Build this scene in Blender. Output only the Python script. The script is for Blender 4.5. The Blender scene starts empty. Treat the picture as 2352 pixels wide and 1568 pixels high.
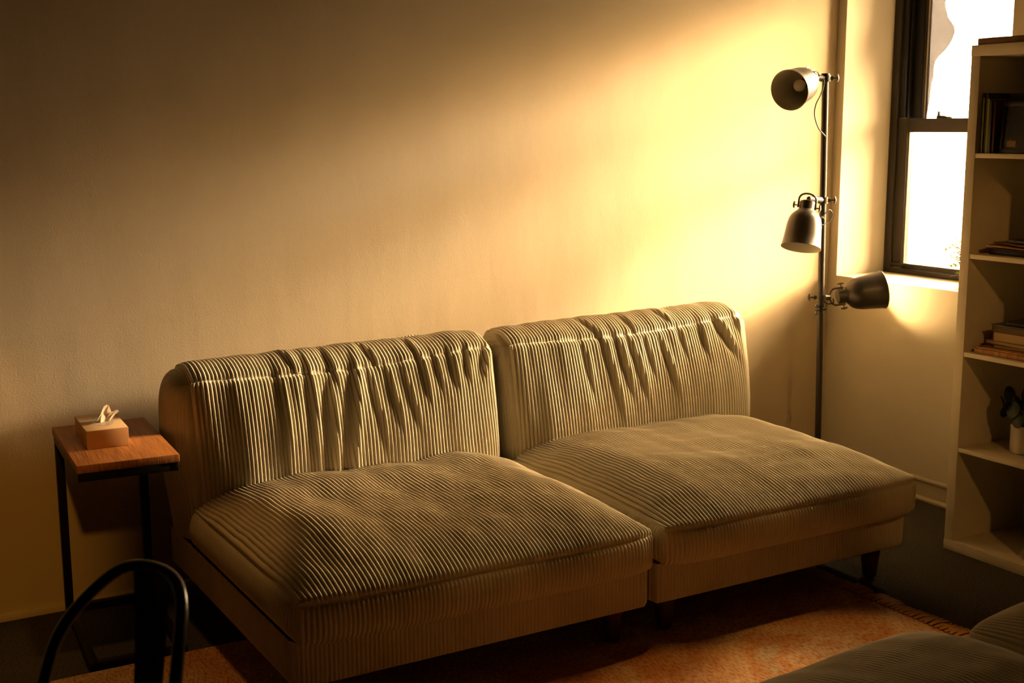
import bpy, bmesh, math, random
import numpy as np
from mathutils import Vector, Matrix
random.seed(7)
SC = bpy.context.scene
COL = SC.collection
PI = math.pi

# ------------------------------------------------------------------ camera
cam_d = bpy.data.cameras.new('camera'); cam = bpy.data.objects.new('camera', cam_d); COL.objects.link(cam)
_r = Vector((0.86247, -0.50609, -0.00379)); _u = Vector((0.08888, 0.14407, 0.98557)); _d = Vector((0.49824, 0.85036, -0.16923))
M = Matrix((_r, _u, -_d)).transposed().to_4x4(); M.translation = (-4.0292, -4.0850, 1.5461)
cam.matrix_world = M
cam_d.sensor_width = 36; cam_d.lens = 44.11; cam_d.clip_start = 0.05; cam_d.clip_end = 200
cam_d.dof.use_dof = True; cam_d.dof.focus_distance = 3.9; cam_d.dof.aperture_fstop = 4.5
SC.camera = cam

# ------------------------------------------------------------------ view + render look
SC.view_settings.view_transform = 'Standard'; SC.view_settings.look = 'None'
SC.view_settings.exposure = 0.0; SC.view_settings.gamma = 1.0; SC.view_settings.use_curve_mapping = False
try:
    SC.cycles.use_denoising = True
    SC.cycles.max_bounces = 10; SC.cycles.diffuse_bounces = 2; SC.cycles.transparent_max_bounces = 16
    SC.cycles.sample_clamp_indirect = 6.0
except Exception:
    pass

# ------------------------------------------------------------------ sky seen through the window: pale evening haze with a soft glow round the sun
SKY_BASE = 84.0; SKY_GROUND = 14.0; SKY_GLOW = 800.0
GLOW_EL, GLOW_AZ, GLOW_SEL, GLOW_SAZ = [math.radians(a) for a in (17.0, 10.5, 5.6, 16.0)]   # low hazy evening sun, spread along the horizon
SKY_COL = (1.0, 0.71, 0.39, 1); GLOW_RIM = (1.0, 0.56, 0.20, 1); GLOW_CORE = (1.0, 0.77, 0.53, 1)
W = bpy.data.worlds.new('evening_sky'); SC.world = W; W.use_nodes = True
nt = W.node_tree; nt.nodes.clear()
def N(nt, t, **k):
    n = nt.nodes.new(t)
    for a, b in k.items():
        if a == 'i':
            for kk, vv in b.items(): n.inputs[kk].default_value = vv
        else: setattr(n, a, b)
    return n
def MA(op, a, b=None):
    n = N(nt, 'ShaderNodeMath', operation=op)
    for i, q in enumerate((a, b)):
        if q is None: continue
        if isinstance(q, (int, float)): n.inputs[i].default_value = q
        else: nt.links.new(q, n.inputs[i])
    return n.outputs[0]
tc = N(nt, 'ShaderNodeTexCoord'); sx = N(nt, 'ShaderNodeSeparateXYZ'); nt.links.new(tc.outputs['Generated'], sx.inputs[0])
az = MA('ARCTAN2', MA('MULTIPLY', sx.outputs['Y'], -1.0), sx.outputs['X']); el = MA('ARCSINE', sx.outputs['Z'])
qa = MA('POWER', MA('ABSOLUTE', MA('DIVIDE', MA('SUBTRACT', az, GLOW_AZ), GLOW_SAZ)), 2.0); qe = MA('POWER', MA('ABSOLUTE', MA('DIVIDE', MA('SUBTRACT', el, GLOW_EL), GLOW_SEL)), 2.0)
gl = MA('EXPONENT', MA('MULTIPLY', MA('ADD', qa, qe), -1.0)); glow = MA('MULTIPLY', gl, SKY_GLOW)
b1 = N(nt, 'ShaderNodeBackground'); b1.inputs[0].default_value = SKY_COL; nt.links.new(MA('ADD', MA('MULTIPLY', MA('GREATER_THAN', sx.outputs['Z'], 0.0), SKY_BASE-SKY_GROUND), SKY_GROUND), b1.inputs[1])   # hazy sky above a darker ground
b2 = N(nt, 'ShaderNodeBackground'); mixc = N(nt, 'ShaderNodeMix', data_type='RGBA'); mixc.inputs[6].default_value = GLOW_RIM; mixc.inputs[7].default_value = GLOW_CORE; nt.links.new(gl, mixc.inputs[0]); nt.links.new(mixc.outputs[2], b2.inputs[0]); nt.links.new(glow, b2.inputs[1])
ad = N(nt, 'ShaderNodeAddShader'); nt.links.new(b1.outputs[0], ad.inputs[0]); nt.links.new(b2.outputs[0], ad.inputs[1])
wo = N(nt, 'ShaderNodeOutputWorld'); nt.links.new(ad.outputs[0], wo.inputs[0])

# portal in the window opening so the sky is sampled through it
pl = bpy.data.lights.new('window_portal', 'AREA'); pl.shape = 'RECTANGLE'; pl.size = 0.86; pl.size_y = 1.5
pl.cycles.is_portal = True
po = bpy.data.objects.new('window_portal', pl); COL.objects.link(po)
po.location = (0.40, -0.47, 1.62); po.rotation_euler = (0, PI/2, PI); po.rotation_euler = Vector((-1, 0, 0)).to_track_quat('-Z', 'Z').to_euler()

# warm spots above and behind the frame; some follow shadows, others are added
def ceiling_light(name, loc, power, col, r):
    l = bpy.data.lights.new(name, 'POINT'); l.energy = power; l.color = col; l.shadow_soft_size = r
    o = bpy.data.objects.new(name, l); o.location = loc; COL.objects.link(o); return o
def unseen_spot(name, loc, aim, power, col, half, blend):
    l = bpy.data.lights.new(name, 'SPOT'); l.energy = power; l.color = col; l.shadow_soft_size = .06; l.spot_size = math.radians(2*half); l.spot_blend = blend
    o = bpy.data.objects.new(name, l); o.location = loc; o.rotation_euler = (Vector(aim)-Vector(loc)).to_track_quat('-Z', 'Y').to_euler(); COL.objects.link(o); return o
for _x in (-2.45, -1.95, -1.45): unseen_spot('unseen_spotlight', (_x, -1.30, 2.6), (_x, -1.765, 0), 62, (1.0, 0.48, 0.12), 11.5, .28)  # added overhead spots, cones shaped to light the rug but spare the sofa
unseen_spot('unseen_spotlight', (-3.0, -1.2, 2.6), (-3.36, -.64, 0), 34, (1.0, 0.48, 0.12), 13.5, .5)  # added spot to brighten the side table and the rug beside the sofa
unseen_spot('unseen_spotlight', (-3.9, -3.3, 2.25), (-3.95, 0, .25), 75, (1.0, 0.42, 0.05), 13, .5)
unseen_spot('unseen_spotlight', (-2.0, -4.1, 2.5), (-.32, -1.30, .62), 40, (1.0, 0.50, 0.13), 13, .5)

# ------------------------------------------------------------------ materials
MATS = {}
def mat(name, col, rough=0.6, metal=0.0, spec=0.3, **k):
    if name in MATS: return MATS[name]
    m = bpy.data.materials.new(name); m.use_nodes = True
    b = m.node_tree.nodes['Principled BSDF']
    b.inputs['Base Color'].default_value = (*col, 1); b.inputs['Roughness'].default_value = rough
    b.inputs['Metallic'].default_value = metal; b.inputs['Specular IOR Level'].default_value = spec
    for kk, vv in k.items(): b.inputs[kk.replace('_', ' ')].default_value = vv
    MATS[name] = m; return m
def P(m): return m.node_tree.nodes['Principled BSDF']
def noise_col(m, c1, c2, scale=6, detail=4, lo=.35, hi=.65, coord='Object', stretch=(1, 1, 1), rough=.55):
    nt = m.node_tree; t = N(nt, 'ShaderNodeTexCoord'); mp = N(nt, 'ShaderNodeMapping'); mp.inputs['Scale'].default_value = stretch
    n = N(nt, 'ShaderNodeTexNoise', i={'Scale': scale, 'Detail': detail, 'Roughness': rough}); r = N(nt, 'ShaderNodeValToRGB')
    r.color_ramp.elements[0].position = lo; r.color_ramp.elements[1].position = hi
    r.color_ramp.elements[0].color = (*c1, 1); r.color_ramp.elements[1].color = (*c2, 1)
    nt.links.new(t.outputs[coord], mp.inputs[0]); nt.links.new(mp.outputs[0], n.inputs['Vector']); nt.links.new(n.outputs['Fac'], r.inputs[0])
    nt.links.new(r.outputs[0], P(m).inputs['Base Color']); return r
def bump(m, scale, strength, dist=.002, detail=3, stretch=(1, 1, 1), prev=None, kind='noise'):
    nt = m.node_tree; t = N(nt, 'ShaderNodeTexCoord'); mp = N(nt, 'ShaderNodeMapping'); mp.inputs['Scale'].default_value = stretch
    n = N(nt, 'ShaderNodeTexNoise', i={'Scale': scale, 'Detail': detail}) if kind == 'noise' else N(nt, 'ShaderNodeTexVoronoi', i={'Scale': scale})
    b = N(nt, 'ShaderNodeBump', i={'Strength': strength, 'Distance': dist})
    nt.links.new(t.outputs['Object'], mp.inputs[0]); nt.links.new(mp.outputs[0], n.inputs['Vector']); nt.links.new(n.outputs[0], b.inputs['Height'])
    if prev: nt.links.new(prev.outputs[0], b.inputs['Normal'])
    nt.links.new(b.outputs[0], P(m).inputs['Normal']); return b

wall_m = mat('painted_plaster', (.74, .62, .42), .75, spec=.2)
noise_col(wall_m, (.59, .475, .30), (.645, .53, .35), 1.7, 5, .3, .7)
def chips(m):      # a few small chips in the paint
    nt = m.node_tree; t = N(nt, 'ShaderNodeTexCoord'); nz = N(nt, 'ShaderNodeTexNoise', i={'Scale': 60.0, 'Detail': 2}); nt.links.new(t.outputs['Object'], nz.inputs['Vector'])
    ad = N(nt, 'ShaderNodeMix', data_type='RGBA', blend_type='ADD'); ad.inputs[0].default_value = .012; nt.links.new(t.outputs['Object'], ad.inputs[6]); nt.links.new(nz.outputs['Color'], ad.inputs[7])
    v = N(nt, 'ShaderNodeTexVoronoi', i={'Scale': 2.6}); nt.links.new(ad.outputs[2], v.inputs['Vector'])
    l = N(nt, 'ShaderNodeMath', operation='LESS_THAN'); l.inputs[1].default_value = .014; nt.links.new(v.outputs['Distance'], l.inputs[0])
    old = P(m).inputs['Base Color'].links[0].from_socket; mx = N(nt, 'ShaderNodeMix', data_type='RGBA', blend_type='MULTIPLY'); nt.links.new(l.outputs[0], mx.inputs[0]); nt.links.new(old, mx.inputs[6])
    mx.inputs[7].default_value = (.55, .5, .45, 1); nt.links.new(mx.outputs[2], P(m).inputs['Base Color'])
chips(wall_m)
_b = bump(wall_m, 170, .13, .003, 3); _b = bump(wall_m, 9, .14, .01, 4, (1, 1, .5), _b); bump(wall_m, 3, .10, .02, 2, (2.2, 2.2, .8), _b)
wallr_m = mat('painted_plaster_lit', (.80, .69, .49), .7, spec=.2); noise_col(wallr_m, (.82, .71, .51), (.86, .755, .56), 1.7, 5, .3, .7); bump(wallr_m, 170, .13, .003, 3)  # same plaster, colour raised to stand in for window light on the reveal
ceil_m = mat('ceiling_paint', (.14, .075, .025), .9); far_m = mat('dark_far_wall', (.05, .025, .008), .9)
trim_m = mat('trim_paint', (.66, .55, .36), .45)
carpet_m = mat('dark_carpet', (.05, .045, .035), .95, spec=.1)
noise_col(carpet_m, (.03, .028, .022), (.115, .10, .075), 190, 3, .35, .7); bump(carpet_m, 260, .8, .006, 2)
cord_m = mat('olive_corduroy', (.6, .52, .34), .92, spec=.12, Sheen_Weight=.08, Sheen_Roughness=.5)
noise_col(cord_m, (.54, .465, .305), (.66, .58, .40), 5, 5, .3, .7); bump(cord_m, 700, .35, .001, 2)
leg_m = mat('dark_stained_wood', (.06, .018, .010), .4); noise_col(leg_m, (.045, .012, .007), (.09, .028, .014), 12, 4, .3, .7, stretch=(4, 4, .5))
frame_m = mat('window_bronze', (.030, .023, .016), .5, .3)
frame2_m = mat('window_track', (.008, .0065, .005), .55, .2)
lampblk_m = mat('lamp_dark_metal', (.075, .066, .052), .36, .75, .5)
lampwht_m = mat('lamp_white_inside', (.80, .74, .60), .5)
pole_m = mat('lamp_pole_metal', (.05, .044, .036), .38, .6, .5)
steel_m = mat('worn_steel', (.10, .085, .065), .4, .8)
cable_m = mat('black_rubber', (.007, .006, .005), .55)
bulb_m = mat('opal_bulb', (.86, .80, .68), .3)
litb_m = bpy.data.materials.new('lit_bulb'); litb_m.use_nodes = True
P(litb_m).inputs['Emission Color'].default_value = (1, .66, .30, 1); P(litb_m).inputs['Emission Strength'].default_value = 240
white_m = mat('white_laminate', (.70, .585, .39), .42); noise_col(white_m, (.80, .69, .48), (.83, .72, .51), 20, 2)
blacksteel_m = mat('black_steel', (.010, .009, .008), .42, .4)
chair_m = mat('gloss_black_metal', (.012, .011, .010), .22, .6, .6)
table_m = mat('rustic_wood', (.30, .12, .03), .5)
_rp = noise_col(table_m, (.20, .065, .014), (.46, .19, .045), 5, 8, .3, .72, stretch=(26, 1.6, 6), rough=.65); bump(table_m, 6, .3, .003, 6, (30, 2, 6))
box_m = mat('tissue_box_card', (.62, .42, .22), .6); noise_col(box_m, (.60, .40, .20), (.68, .47, .25), 3, 2)
boxside_m = mat('tissue_box_side', (.60, .27, .09), .6); noise_col(boxside_m, (.58, .24, .075), (.66, .36, .14), 4, 2)
film_m = mat('clear_film', (.7, .6, .45), .1, Alpha=.35)
def translucent(name, col, tcol, fac=.6):
    m = bpy.data.materials.new(name); m.use_nodes = True; nt = m.node_tree
    b = P(m); b.inputs['Base Color'].default_value = (*col, 1); b.inputs['Roughness'].default_value = .6
    t = N(nt, 'ShaderNodeBsdfTranslucent'); t.inputs[0].default_value = (*tcol, 1)
    x = N(nt, 'ShaderNodeMixShader'); x.inputs[0].default_value = fac
    nt.links.new(b.outputs[0], x.inputs[1]); nt.links.new(t.outputs[0], x.inputs[2]); nt.links.new(x.outputs[0], nt.nodes['Material Output'].inputs[0]); return m
tissue_m = translucent('tissue_paper', (.80, .66, .46), (.8, .62, .4), .35)
leaf_m = translucent('bright_grass_leaf', (.20, .21, .015), (.22, .205, .006), .55)
dleaf_m = mat('dark_round_leaf', (.022, .030, .012), .4); noise_col(dleaf_m, (.016, .022, .009), (.035, .045, .018), 30, 2)
pot_m = mat('white_ceramic', (.66, .56, .40), .35); soil_m = mat('potting_soil', (.02, .013, .008), .95); bump(soil_m, 120, .8, .01)
torn_m = bpy.data.materials.new('torn_window_film'); torn_m.use_nodes = True
def film(m, dens, col):
    nt = m.node_tree; b = P(m); b.inputs['Base Color'].default_value = (.55, .42, .27, 1); b.inputs['Roughness'].default_value = .7
    tr = N(nt, 'ShaderNodeBsdfTransparent'); tr.inputs[0].default_value = (*col, 1); x = N(nt, 'ShaderNodeMixShader'); x.inputs[0].default_value = dens
    nt.links.new(tr.outputs[0], x.inputs[1]); nt.links.new(b.outputs[0], x.inputs[2]); nt.links.new(x.outputs[0], nt.nodes['Material Output'].inputs[0])
film(torn_m, .08, (.122, .122, .130))
glass_m = bpy.data.materials.new('window_glass'); glass_m.use_nodes = True
def glass(m):
    nt = m.node_tree; tr = N(nt, 'ShaderNodeBsdfTransparent'); tr.inputs[0].default_value = (.95, .94, .92, 1)
    g = N(nt, 'ShaderNodeBsdfGlossy'); g.inputs['Roughness'].default_value = .05; f = N(nt, 'ShaderNodeFresnel'); f.inputs[0].default_value = 1.3
    x = N(nt, 'ShaderNodeMixShader'); nt.links.new(f.outputs[0], x.inputs[0]); nt.links.new(tr.outputs[0], x.inputs[1]); nt.links.new(g.outputs[0], x.inputs[2])
    nt.links.new(x.outputs[0], nt.nodes['Material Output'].inputs[0])
glass(glass_m)
screen_m = bpy.data.materials.new('insect_mesh'); screen_m.use_nodes = True
def screen(m):
    nt = m.node_tree; t = N(nt, 'ShaderNodeTexCoord'); s = N(nt, 'ShaderNodeSeparateXYZ'); nt.links.new(t.outputs['Object'], s.inputs[0]); outs = []
    for ax in ('Y', 'Z'):
        a = N(nt, 'ShaderNodeMath', operation='MODULO'); a.inputs[1].default_value = .009; nt.links.new(s.outputs[ax], a.inputs[0])
        ab = N(nt, 'ShaderNodeMath', operation='ABSOLUTE'); nt.links.new(a.outputs[0], ab.inputs[0])
        l = N(nt, 'ShaderNodeMath', operation='LESS_THAN'); l.inputs[1].default_value = .0011; nt.links.new(ab.outputs[0], l.inputs[0]); outs.append(l)
    mx = N(nt, 'ShaderNodeMath', operation='MAXIMUM'); nt.links.new(outs[0].outputs[0], mx.inputs[0]); nt.links.new(outs[1].outputs[0], mx.inputs[1])
    sc = N(nt, 'ShaderNodeMath', operation='MULTIPLY'); sc.inputs[1].default_value = .9; nt.links.new(mx.outputs[0], sc.inputs[0])
    tr = N(nt, 'ShaderNodeBsdfTransparent'); x = N(nt, 'ShaderNodeMixShader'); P(m).inputs['Base Color'].default_value = (.1, .09, .07, 1)
    nt.links.new(sc.outputs[0], x.inputs[0]); nt.links.new(tr.outputs[0], x.inputs[1]); nt.links.new(P(m).outputs[0], x.inputs[2]); nt.links.new(x.outputs[0], nt.nodes['Material Output'].inputs[0])
screen(screen_m)
rug_m = mat('faded_woven_rug', (.3, .12, .04), .95, spec=.05)
def rugmat(m):
    nt = m.node_tree; t = N(nt, 'ShaderNodeTexCoord')
    n = N(nt, 'ShaderNodeTexNoise', i={'Scale': 1.9, 'Detail': 6, 'Roughness': .62, 'Distortion': .8}); nt.links.new(t.outputs['Object'], n.inputs['Vector'])
    r = N(nt, 'ShaderNodeValToRGB'); nt.links.new(n.outputs['Fac'], r.inputs[0]); cr = r.color_ramp
    cr.elements[0].position = .30; cr.elements[0].color = (.38, .16, .06, 1); cr.elements[1].position = .72; cr.elements[1].color = (.50, .40, .26, 1)
    for p, c in ((.42, (.52, .24, .09, 1)), (.5, (.56, .35, .18, 1)), (.58, (.60, .42, .25, 1)), (.64, (.54, .27, .11, 1))):
        e = cr.elements.new(p); e.color = c
    mp = N(nt, 'ShaderNodeMapping'); mp.inputs['Scale'].default_value = (150, 48, 1); nt.links.new(t.outputs['Object'], mp.inputs[0])
    n2 = N(nt, 'ShaderNodeTexNoise', i={'Scale': 1.0, 'Detail': 2}); nt.links.new(mp.outputs[0], n2.inputs['Vector'])
    r2 = N(nt, 'ShaderNodeValToRGB'); r2.color_ramp.elements[0].position = .36; r2.color_ramp.elements[1].position = .56
    r2.color_ramp.elements[0].color = (.55, .46, .40, 1); r2.color_ramp.elements[1].color = (1, 1, 1, 1); nt.links.new(n2.outputs['Fac'], r2.inputs[0])
    mm = N(nt, 'ShaderNodeMix', data_type='RGBA', blend_type='MULTIPLY'); mm.inputs[0].default_value = .85
    nt.links.new(r.outputs[0], mm.inputs[6]); nt.links.new(r2.outputs[0], mm.inputs[7]); nt.links.new(mm.outputs[2], P(m).inputs['Base Color'])
    b = N(nt, 'ShaderNodeBump', i={'Strength': .8, 'Distance': .004}); nt.links.new(n2.outputs['Fac'], b.inputs['Height']); nt.links.new(b.outputs[0], P(m).inputs['Normal'])
rugmat(rug_m)
tassel_m = mat('rug_tassel_yarn', (.50, .27, .10), .95, spec=.05)
brown_m = mat('brown_board', (.16, .07, .02), .5); plate_m = mat('wall_plate', (.60, .50, .34), .5)

# ------------------------------------------------------------------ mesh helpers
class B:
    """collects shapes into one mesh"""
    def __init__(s): s.v = []; s.f = []; s.m = []; s.sm = []
    def add(s, vs, fs, mi=0, smooth=False):
        o = len(s.v); s.v += [tuple(x) for x in vs]; s.f += [tuple(i + o for i in f) for f in fs]; s.m += [mi]*len(fs); s.sm += [smooth]*len(fs); return s
    def box(s, x0, x1, y0, y1, z0, z1, mi=0, bev=0.0, mtx=None, seg=2):
        bm = bmesh.new(); bmesh.ops.create_cube(bm, size=1)
        for v in bm.verts: v.co = Vector(((x0+x1)/2 + v.co.x*(x1-x0), (y0+y1)/2 + v.co.y*(y1-y0), (z0+z1)/2 + v.co.z*(z1-z0)))
        if bev: bmesh.ops.bevel(bm, geom=list(bm.edges), offset=bev, segments=seg, affect='EDGES', profile=.5)
        bm.verts.index_update(); vs = [(mtx @ v.co if mtx else v.co.copy()) for v in bm.verts]; fs = [[v.index for v in f.verts] for f in bm.faces]; bm.free()
        return s.add(vs, fs, mi, False)
    def tube(s, pts, r, seg=12, mi=0, caps=True, closed=False, flat=1.0):
        pts = [Vector(p) for p in pts]; n = len(pts); rr = r if hasattr(r, '__len__') else [r]*n
        T = []
        for i in range(n):
            a = pts[(i-1) % n] if closed else pts[max(i-1, 0)]; b = pts[(i+1) % n] if closed else pts[min(i+1, n-1)]
            T.append((b-a).normalized())
        up = Vector((0, 0, 1)) if abs(T[0].z) < .9 else Vector((1, 0, 0)); nrm = (up - T[0]*up.dot(T[0])).normalized(); vs = []
        for i in range(n):
            nrm = (nrm - T[i]*nrm.dot(T[i])).normalized(); bi = T[i].cross(nrm)
            for k in range(seg):
                a = 2*PI*k/seg; vs.append(pts[i] + nrm*(math.cos(a)*rr[i]) + bi*(math.sin(a)*rr[i]*flat))
        fs = []; m = n if closed else n-1
        for i in range(m):
            for k in range(seg):
                j = (i+1) % n; fs.append((i*seg+k, i*seg+(k+1) % seg, j*seg+(k+1) % seg, j*seg+k))
        if caps and not closed: fs += [tuple(range(seg))[::-1], tuple((n-1)*seg+k for k in range(seg))]
        return s.add(vs, fs, mi, True)
    def lathe(s, prof, org, ax, seg=48, mi=0):
        """prof: (t along ax, r)"""
        org = Vector(org); ax = Vector(ax).normalized(); up = Vector((0, 0, 1)) if abs(ax.z) < .9 else Vector((1, 0, 0))
        a = (up - ax*up.dot(ax)).normalized(); b = ax.cross(a); vs = []; fs = []
        for t, r in prof:
            for k in range(seg):
                an = 2*PI*k/seg; vs.append(org + ax*t + (a*math.cos(an) + b*math.sin(an))*max(r, 1e-5))
        for i in range(len(prof)-1):
            for k in range(seg): fs.append((i*seg+k, i*seg+(k+1) % seg, (i+1)*seg+(k+1) % seg, (i+1)*seg+k))
        return s.add(vs, fs, mi, True)
    def build(s, name, mats, parent=None, loc=None):
        me = bpy.data.meshes.new(name); me.from_pydata(s.v, [], s.f); me.update()
        for m in (mats if isinstance(mats, (list, tuple)) else [mats]): me.materials.append(m)
        me.polygons.foreach_set('material_index', s.m); me.polygons.foreach_set('use_smooth', s.sm)
        bm = bmesh.new(); bm.from_mesh(me); bmesh.ops.recalc_face_normals(bm, faces=bm.faces); bm.to_mesh(me); bm.free()
        try: me.set_sharp_from_angle(angle=math.radians(38))
        except Exception: pass
        return link(name, me, parent, loc)
def link(name, data, parent=None, loc=None):
    o = bpy.data.objects.new(name, data); COL.objects.link(o)
    if parent: o.parent = parent
    if loc: o.location = loc
    return o
def tag(o, label, cat, group=None):
    o['label'] = label; o['category'] = cat
    if group: o['group'] = group
    return o
def struct(o): o['kind'] = 'structure'; return o
def empty(name, loc, rz=0):
    o = bpy.data.objects.new(name, None); COL.objects.link(o); o.location = loc; o.rotation_euler = (0, 0, rz); o.empty_display_size = .1; return o
def crom(pts, n=8):
    pts = [Vector(p) for p in pts]; Q = [2*pts[0]-pts[1]] + pts + [2*pts[-1]-pts[-2]]; out = []
    for i in range(1, len(Q)-2):
        a, b, c, d = Q[i-1:i+3]
        for k in range(n):
            t = k/n; out.append(.5*((2*b)+(c-a)*t+(2*a-5*b+4*c-d)*t*t+(3*b-a-3*c+d)*t**3))
    return out + [pts[-1]]
def grid_mesh(me_parts, name, m):
    """joins numpy grids (nu,nv,3) into one smooth mesh"""
    V = []; F = []; off = 0
    for G in me_parts:
        nu, nv = G.shape[:2]; V.append(G.reshape(-1, 3)); i = np.arange(nu*nv).reshape(nu, nv)
        F.append(np.stack([i[:-1, :-1], i[1:, :-1], i[1:, 1:], i[:-1, 1:]], -1).reshape(-1, 4) + off); off += nu*nv
    V = np.concatenate(V).astype(np.float32); F = np.concatenate(F).astype(np.int32)
    me = bpy.data.meshes.new(name); me.vertices.add(len(V)); me.vertices.foreach_set('co', V.ravel())
    me.loops.add(F.size); me.loops.foreach_set('vertex_index', F.ravel()); me.polygons.add(len(F))
    me.polygons.foreach_set('loop_start', np.arange(0, F.size, 4, dtype=np.int32)); me.polygons.foreach_set('use_smooth', np.ones(len(F), dtype=bool))
    me.update(calc_edges=True); me.validate(); me.materials.append(m); return me

# ------------------------------------------------------------------ room shell (back wall y=0, right wall x=0, floor z=0)
XL, YF, ZC = -6.6, -6.2, 2.75
WY0, WY1, WZ0, WZ1, WD = -0.895, -0.050, 0.890, 2.32, 0.40
struct(B().box(XL, .45, YF, .2, -.1, 0).build('floor', carpet_m))
struct(B().box(XL-.1, .45, YF-.1, .2, ZC, ZC+.1).build('ceiling', ceil_m))
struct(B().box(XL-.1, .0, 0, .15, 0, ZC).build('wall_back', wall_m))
w = B(); w.box(0, WD, YF, WY0, 0, ZC); w.box(0, WD, WY1, .15, 0, ZC); w.box(0, WD, WY0, WY1, 0, WZ0); w.box(0, WD, WY0, WY1, WZ1, ZC)
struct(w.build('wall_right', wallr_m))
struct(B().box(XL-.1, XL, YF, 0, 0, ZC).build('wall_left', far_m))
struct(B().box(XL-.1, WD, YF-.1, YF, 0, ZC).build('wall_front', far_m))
bb = B(); bb.box(XL, -.02, -.012, -.0, 0, .026, bev=.003); struct(bb.build('baseboard_back', trim_m))
bb = B(); bb.box(-.010, 0, YF, -.0, 0, .088, bev=.002); bb.tube([(-.010, YF+.01, .092), (-.010, -.005, .092)], .011, 14); bb.tube([(-.010, YF+.01, .010), (-.010, -.005, .010)], .013, 14)
struct(bb.build('baseboard_right', trim_m))

# window: dark metal double-hung unit set deep in the reveal
win = empty('window_1', (0.29, -.47, WZ0)); struct(win)
def wb(*boxes):
    b = B()
    for q in boxes: b.box(*q, bev=.0025)
    return b
def inwin(b, name, m, parent=win):
    o = b.build(name, m, parent)
    if parent is win: o.matrix_parent_inverse = Matrix.Translation(-Vector((0.29, -.47, WZ0)))
    return o
FX0, FX1 = .285, .395; yl, yr = WY1-.001, WY0+.001
inwin(wb((FX0, FX1, yl-.040, yl, WZ0, WZ1), (FX0, FX1, yr, yr+.040, WZ0, WZ1), (FX0, FX1, yr+.04, yl-.04, WZ1-.04, WZ1), (FX0-.003, FX1, yr+.04, yl-.04, WZ0+.0005, WZ0+.022)), 'window_frame', frame_m)
t = B()
for yy, s in ((yl-.04, -1), (yr+.04, 1)):
    for k, xx in enumerate((.296, .318, .340, .362)):
        t.box(xx, xx+.010, min(yy, yy+s*(.030 if k < 2 else .022)), max(yy, yy+s*(.030 if k < 2 else .022)), 1.575, WZ1-.04, bev=.001)
    t.box(.30, .385, min(yy, yy+s*.012), max(yy, yy+s*.012), 1.575, WZ1-.04)
    t.box(.344, .385, min(yy, yy+s*.075), max(yy, yy+s*.075), 1.57, WZ1-.04, bev=.002)
inwin(t, 'sash_track', frame2_m)
lx0, lx1 = .292, .322
ls = wb((lx0, lx1, yl-.098, yl-.042, .915, 1.572), (lx0, lx1, yr+.042, yr+.098, .915, 1.572), (lx0, lx1, yr+.098, yl-.098, 1.512, 1.572), (lx0, lx1, yr+.098, yl-.098, .913, .938))
ls.tube([(lx0-.004, yl-.045, .931), (lx0-.004, yr+.045, .931)], .007, 10)
lsash = inwin(ls, 'lower_sash', frame_m)
us = wb((.350, .380, yl-.125, yl-.115, 1.54, WZ1-.04), (.350, .380, yr+.115, yr+.125, 1.54, WZ1-.04), (.350, .380, yr+.11, yl-.11, 1.53, 1.565), (.350, .380, yr+.11, yl-.11, WZ1-.08, WZ1-.04))
usash = inwin(us, 'upper_sash', frame_m)
def pane(name, x, y0, y1, z0, z1, m, parent):
    b = B(); b.box(x, x+.003, y0, y1, z0, z1); return b.build(name, m, parent)
pane('glass_pane', .306, yr+.096, yl-.096, .936, 1.514, glass_m, lsash)
pane('glass_pane', .364, yr+.12, yl-.12, 1.56, WZ1-.075, glass_m, usash)
pane('glazing_bead', .302, yl-.1045, yl-.097, .938, 1.512, mat('glazing_bead', (.6, .5, .34), .4), lsash)
pane('glazing_bead', .358, yl-.131, yl-.1245, 1.565, WZ1-.08, MATS['glazing_bead'], usash)
sc_o = B(); sc_o.add([(.384, yr+.04, .93), (.384, yl-.04, .93), (.384, yl-.04, WZ1-.04), (.384, yr+.04, WZ1-.04)], [(0, 1, 2, 3)]); inwin(sc_o, 'insect_screen', screen_m)
lk = B(); lk.box(.296, .318, -.345, -.300, 1.572, 1.583, bev=.002); lk.box(.298, .312, -.312, -.303, 1.575, 1.602, bev=.002); lk.box(.300, .316, -.372, -.340, 1.572, 1.579, bev=.002)
inwin(lk, 'sash_lock', frame2_m)
# torn remains of an old film on the upper glass
ol = [(-.170, 2.25), (-.285, 2.25), (-.268, 2.12), (-.264, 2.05), (-.282, 1.995), (-.318, 1.955), (-.322, 1.93), (-.308, 1.895), (-.285, 1.868), (-.245, 1.835), (-.224, 1.812), (-.219, 1.785), (-.218, 1.745), (-.208, 1.70), (-.204, 1.65), (-.197, 1.60), (-.190, 1.567), (-.170, 1.567)]
b = B(); n = len(ol); b.add([(.3600, y, z) for y, z in ol] + [(.3606, y, z) for y, z in ol], [tuple(range(n)), tuple(range(n, 2*n))[::-1]] + [(i, (i+1) % n, n+(i+1) % n, n+i) for i in range(n)])
b.build('torn_film', torn_m, usash)

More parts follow.
